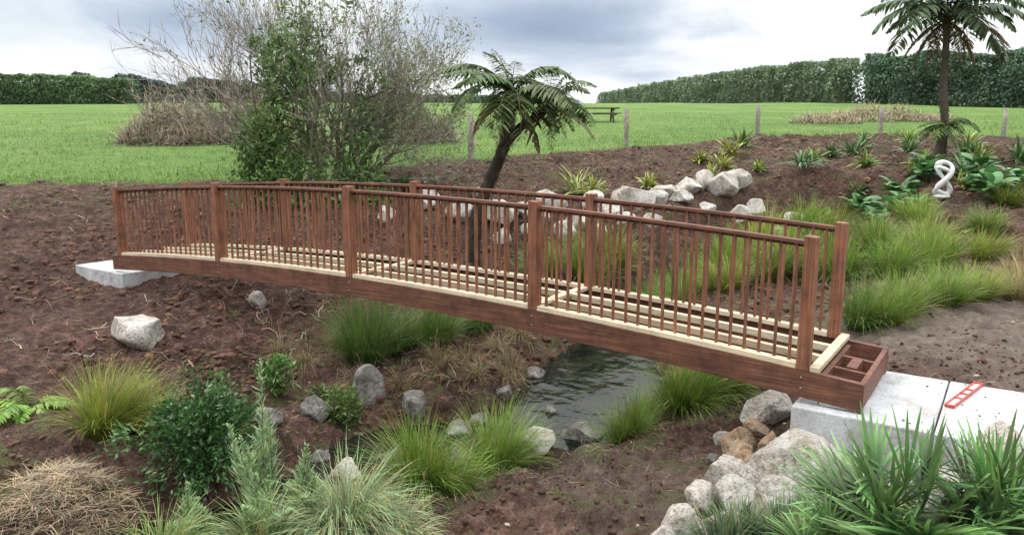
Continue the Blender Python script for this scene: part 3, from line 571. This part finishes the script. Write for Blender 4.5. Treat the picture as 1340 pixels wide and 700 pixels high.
# ================= hedges
def hedge(name,path,hs,width,n,leaf,col,bumpy=.12):
    mb=MB();path=np.array(path,float);seg=np.hypot(*np.diff(path,axis=0).T);cum=np.concatenate([[0],np.cumsum(seg)]);t=U(-width*.25,cum[-1]+width*.25,n);over=np.where(t<0,t,np.where(t>cum[-1],t-cum[-1],0))
    x=np.interp(t,cum,path[:,0]);y=np.interp(t,cum,path[:,1]);h=np.interp(t,cum,hs)
    tx=np.gradient(path[:,0]);ty=np.gradient(path[:,1]);tang=nrm(np.stack([np.interp(t,cum,tx),np.interp(t,cum,ty)],1));nn=np.stack([-tang[:,1],tang[:,0]],1)
    h=h*(1+bumpy*fbm2(t*.35,t*0+.5,4)*1.6)*(1-.25*np.abs(over)/(width*.25+1e-6))
    u=U(0,1,n);face=rng.random(n);z=np.where(face<.3,h*(1-.12*rng.random(n)),h*u);o_=np.where((face<.3)|(over!=0),U(-1,1,n),np.sign(U(-1,1,n))*(1-.25*rng.random(n)))*width/2*(1.05-.25*z/h)
    o_=o_+ .25*width*fbm2(t*.5,z*.5+7,3)
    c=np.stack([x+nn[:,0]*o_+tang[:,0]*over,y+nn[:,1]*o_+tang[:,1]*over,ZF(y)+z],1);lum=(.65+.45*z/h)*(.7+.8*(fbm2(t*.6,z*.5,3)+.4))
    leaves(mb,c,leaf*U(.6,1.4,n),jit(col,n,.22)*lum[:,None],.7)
    k=60;tt=np.linspace(width*.1,cum[-1]-width*.1,k);xx=np.interp(tt,cum,path[:,0]);yy=np.interp(tt,cum,path[:,1]);hh=np.interp(tt,cum,hs)*.84*(1+bumpy*fbm2(tt*.35,tt*0+.5,4)*1.6)
    tg=nrm(np.stack([np.gradient(xx),np.gradient(yy)],1));n_=np.stack([-tg[:,1],tg[:,0]],1)*width*.3
    z0=ZF(yy)-.3;ring=np.stack([np.stack([xx-n_[:,0],yy-n_[:,1],z0],1),np.stack([xx-n_[:,0]*.8,yy-n_[:,1]*.8,z0+hh],1),np.stack([xx+n_[:,0]*.8,yy+n_[:,1]*.8,z0+hh],1),np.stack([xx+n_[:,0],yy+n_[:,1],z0],1)],1)
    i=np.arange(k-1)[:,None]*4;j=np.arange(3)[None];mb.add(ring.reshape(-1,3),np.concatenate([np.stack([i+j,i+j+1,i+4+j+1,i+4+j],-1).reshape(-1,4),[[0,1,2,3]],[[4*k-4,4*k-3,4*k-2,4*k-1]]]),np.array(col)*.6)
    mb.build(name,M_leaf)
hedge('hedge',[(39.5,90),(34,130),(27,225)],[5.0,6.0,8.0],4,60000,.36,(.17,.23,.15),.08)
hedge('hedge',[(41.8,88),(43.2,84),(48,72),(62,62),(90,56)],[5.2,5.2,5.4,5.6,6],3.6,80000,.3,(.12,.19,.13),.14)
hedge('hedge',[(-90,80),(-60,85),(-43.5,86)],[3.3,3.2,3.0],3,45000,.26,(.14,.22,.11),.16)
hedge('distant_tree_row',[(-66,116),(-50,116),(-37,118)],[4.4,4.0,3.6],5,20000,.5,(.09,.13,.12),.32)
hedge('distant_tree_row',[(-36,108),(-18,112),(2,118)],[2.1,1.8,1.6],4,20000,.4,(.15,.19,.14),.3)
def heap(x,y,rx,ry,h,n,name='brush_pile',col=(.3,.235,.185),ls=1.0):
    mb=MB();a=U(0,6.28,n);r=np.sqrt(rng.random(n));X_=x+rx*r*np.cos(a);Y_=y+ry*r*np.sin(a)
    zz=H0(X_,Y_)+h*(1-r**1.7)*U(.2,1.0,n)*np.clip(1+2.2*fbm2(X_*1.1+x,Y_*1.1,3),.1,2)
    ribbons(mb,np.stack([X_,Y_,zz],1),rand_dir(n,.2,1.7),U(.2,.85,n)*ls,U(.012,.035,n),U(-.5,1.2,n),jit(col,n,.55),S=3,root=.7);
    k=n//3;i=rng.integers(0,n,k);leaves(mb,np.stack([X_,Y_,zz],1)[i],U(.06,.22,k),jit((.2,.24,.12),k,.4),.5)
    mb.build(name,M_bark)
heap(-12.0,27,2.0,1.8,1.35,7000,col=(.36,.29,.24));heap(-9.8,27.5,1.5,1.3,1.1,4000,col=(.3,.24,.2));heap(-4.0,27,2.0,1.5,1.25,5000,col=(.3,.25,.22));heap(-6.5,22.5,1.2,.8,.6,1800)
heap(22,45,4.5,1.5,.55,7000,'dry_grass_bank',(.48,.39,.3),.7);heap(17.5,42,2,1,.4,2000,'dry_grass_bank',(.46,.38,.29),.7)
mb=MB();n=4500;a=U(0,6.28,n);r=np.sqrt(rng.random(n));X_=-3.5+.55*r*np.cos(a);Y_=5.5+.36*r*np.sin(a);zz=H0(X_,Y_)+.16*(1-r**2)*U(.5,1,n)*(1+.8*fbm2(X_*5,Y_*5,2))
ribbons(mb,np.stack([X_,Y_,zz],1),rand_dir(n,1.1,1.6),U(.08,.26,n),U(.003,.007,n),.5,jit((.4,.31,.22),n,.4),S=3,root=.9,tip=1.05);mb.build('straw_mound',M_bark)
# ================= big multi-stem tree
tree=empty('sprawling_tree');tb=MB();tl=MB();tips=[]
def grow(p,d,L,r,lv,mx):
    n=6;P=[p];dd=d.copy()
    for i in range(n):
        dd=dd+rng.normal(0,.12,3)+np.array([0,0,.05 if lv>0 else .02]);dd/=np.linalg.norm(dd);p=p+dd*L/n;P.append(p)
    R=np.linspace(r,r*.6,n+1);tube(tb,P,R,6 if lv<2 else (4 if lv<3 else 3),jit((.29,.26,.22) if lv>1 else (.22,.19,.155),1,.25)[0])
    if lv>=mx: tips.append((P[-1],dd,P[3]));return
    k=4 if lv<2 else 3
    for j in range(k):
        i=n if j==0 else rng.integers(2,n+1);q=nrm(rng.normal(size=3));q=q-dd*np.dot(q,dd);q=nrm(q)
        a=U(.12,.3) if j==0 else U(.3,.7)
        grow(P[i],nrm(dd*math.cos(a)+q*math.sin(a)),L*U(.6,.82),max(R[i]*U(.55,.75),.006),lv+1,mx)
bx0,by0=-4.2,17.2;bz=g(bx0,by0)
for az_x,az_y,zc,L,r in [(-1.0,.1,1.1,2.5,.065),(-.7,-.1,1.1,2.4,.06),(-.5,.4,1.2,2.2,.06),(-.2,-.2,1.3,2.2,.07),(.0,.3,1.35,2.2,.07),(.25,-.1,1.25,2.2,.07),(.45,.2,1.15,2.1,.06),(.65,.3,1.05,2.0,.06),(.85,-.2,.95,1.9,.055),(1.1,.1,.85,1.6,.05),(.8,.3,.5,1.4,.045),(.4,-.4,.9,1.5,.05),(-.85,-.4,1.2,2.1,.055),(-.35,-.5,1.1,1.9,.055)]:
    grow(np.array([bx0+az_x*.4,by0+az_y*.4,bz-.05]),nrm(np.array([az_x,az_y,zc])),L*.8,r,0,4)
tp=np.array([t[0] for t in tips]);td=np.array([t[1] for t in tips]);tm=np.array([t[2] for t in tips])
for b,rep in((tp,3),(tm,2)):
    B_2=np.repeat(b,rep,0);D2=np.repeat(td,rep,0)+rng.normal(0,.4,(len(b)*rep,3));nn_=len(B_2)
    ribbons(tb,B_2,D2,U(.15,.42,nn_),.013,-.3,jit((.32,.29,.25),nn_,.25),S=3,root=1,tip=1.1)
k=(rng.random(len(tp))<np.clip(.35+.4*(tp[:,0]-bx0)/2,.08,.9));B_2=np.repeat(tp[k],10,0)+rng.normal(0,.13,(k.sum()*10,3))
leaves(tl,B_2,U(.05,.12,len(B_2)),jit((.22,.26,.15),len(B_2),.3),.4)
def leafmass(cx,cy,z0,z1,rf,n,col,nc=60,lean=0):
    cz=z0+(z1-z0)*rng.random(nc)**1.3;ca=U(0,6.28,nc);rr=rf((cz-z0)/(z1-z0))*U(.1,1.35,nc);cs=U(.08,.22,nc)
    i=rng.integers(0,nc,n);c=np.stack([cx+lean*(cz[i]-z0)+rr[i]*np.cos(ca[i]),cy+.5*rr[i]*np.sin(ca[i]),cz[i]],1)+rng.normal(0,1,(n,3))*cs[i][:,None]
    c[:,2]=np.maximum(c[:,2],z0)
    lum=(.55+.8*rng.random(nc))[i];leaves(tl,c,U(.07,.19,n),jit(col,n,.25)*lum[:,None],.35)
z4=g(-5,16)
leafmass(-5.15,16.0,z4,4.3,lambda t:.62-.25*t,3600,(.15,.24,.08),60,.08)
leafmass(-5.3,15.9,z4,z4+1.5,lambda t:.6-.2*t,2400,(.12,.21,.06),40)
leafmass(-4.5,16.2,z4,3.4,lambda t:.5-.1*t,1300,(.14,.22,.08),34,.05)
leafmass(-3.3,16.2,z4,z4+1.6,lambda t:.5-.2*t,1700,(.12,.21,.065),34)
leafmass(-3.5,16.6,z4+1.3,z4+3.1,lambda t:.8+0*t,1300,(.15,.21,.1),36)
leafmass(-4.4,16.6,3.0,4.9,lambda t:1.0+0*t,1300,(.16,.23,.09),44)
t=np.linspace(0,1,14);gz=g(-5.0,16.0)
for dx,rr_ in ((0,.07),(-.22,.04),(.2,.045),(.5,.04)):
    tube(tb,np.stack([-5.1+dx-.1*np.sin(t*4+dx*9)+(dx+.15)*t,16.0+0*t,gz-.1+(3.6-abs(dx)*2)*t],1),np.linspace(rr_,.015,14),7,(.14,.12,.095))
tube(tb,np.stack([-3.5+.15*np.sin(t*3),16.3+0*t,g(-3.5,16.3)-.1+2.6*t],1),np.linspace(.06,.02,14),7,(.14,.12,.095))
tb.build('trunk_and_branches',M_bark,True,tree);tl.build('foliage',M_leaf,False,tree)
# ================= camera, world, sun
cam=bpy.data.cameras.new('camera');co=bpy.data.objects.new('camera',cam);sc.collection.objects.link(co)
co.location=(0,0,1.83);co.rotation_euler=(math.radians(80),0,0);cam.sensor_width=36;cam.lens=36*968/1340;cam.clip_end=4000;sc.camera=co
w=bpy.data.worlds.new('World');sc.world=w;w.use_nodes=True;nt=w.node_tree;bg=nt.nodes['Background'];bg.inputs['Strength'].default_value=.1
el,az=math.radians(52),math.radians(-60)
sky=N(nt,'ShaderNodeTexSky');sky.sky_type='NISHITA';sky.sun_disc=False;sky.sun_elevation=el;sky.sun_rotation=az
tc=N(nt,'ShaderNodeTexCoord');V=tc.outputs['Generated']
mp=N(nt,'ShaderNodeMapping');mp.inputs['Scale'].default_value=(1,1,3.2);nt.links.new(V,mp.inputs[0])
nn=noise(nt,2.6,6,.55,mp.outputs[0]);nn.inputs['Distortion'].default_value=.4
def math_(op,a,b=None,c=None):
    m=N(nt,'ShaderNodeMath',operation=op)
    for i,v in enumerate((a,b,c)):
        if v is None: continue
        if isinstance(v,(int,float)): m.inputs[i].default_value=v
        else: nt.links.new(v,m.inputs[i])
    return m.outputs[0]
def blob(azd,eld,wa,we):
    a,e_=math.radians(azd),math.radians(eld);c=(math.sin(a)*math.cos(e_),math.cos(a)*math.cos(e_),math.sin(e_))
    s=N(nt,'ShaderNodeVectorMath',operation='SUBTRACT');nt.links.new(V,s.inputs[0]);s.inputs[1].default_value=c
    m=N(nt,'ShaderNodeMapping');m.inputs['Scale'].default_value=(1/math.radians(wa),1/math.radians(wa),1/math.radians(we));nt.links.new(s.outputs[0],m.inputs[0])
    l=N(nt,'ShaderNodeVectorMath',operation='LENGTH');nt.links.new(m.outputs[0],l.inputs[0])
    return math_('MAXIMUM',math_('SUBTRACT',1.0,l.outputs['Value']),0.0)
b=math_('ADD',math_('MULTIPLY',blob(2,7.8,17,4.5),.5),math_('MULTIPLY',blob(-24,8,12,3.5),.4))
b=math_('ADD',b,math_('MULTIPLY',blob(9,4.5,12,2.0),.22))
dens=math_('ADD',nn.outputs[0],b)
cr=ramp(nt,dens,[(.46,(11.4,11.6,11.8)),(.60,(9.6,10.0,10.5)),(.72,(6.4,7.3,8.6)),(.88,(4.3,5.2,6.7)),(1.0,(3.6,4.4,5.9))])
gap=math_('MULTIPLY',blob(-36,8,9,4),1.2)
nn2=noise(nt,5,4,.6,mp.outputs[0]);gp=math_('MULTIPLY',gap,math_('MULTIPLY',nn2.outputs[0],1.6))
fin=mix(nt,gp,cr.outputs[0],sky.outputs[0])
sx_=N(nt,'ShaderNodeSeparateXYZ');nt.links.new(V,sx_.inputs[0])
mr=N(nt,'ShaderNodeMapRange');mr.inputs[1].default_value=.4;mr.inputs[2].default_value=.8;mr.inputs[3].default_value=1.0;mr.inputs[4].default_value=3.0;nt.links.new(sx_.outputs[2],mr.inputs[0])
vm=N(nt,'ShaderNodeVectorMath',operation='SCALE');nt.links.new(fin,vm.inputs[0]);nt.links.new(mr.outputs[0],vm.inputs['Scale'])
nt.links.new(vm.outputs[0],bg.inputs[0])
sl=bpy.data.lights.new('sun','SUN');so=bpy.data.objects.new('sun',sl);sc.collection.objects.link(so);sl.energy=1.5;sl.angle=math.radians(14);sl.color=(1,.96,.9)
dvec=Vector((math.sin(az)*math.cos(el),math.cos(az)*math.cos(el),math.sin(el)));so.rotation_euler=dvec.to_track_quat('Z','Y').to_euler()
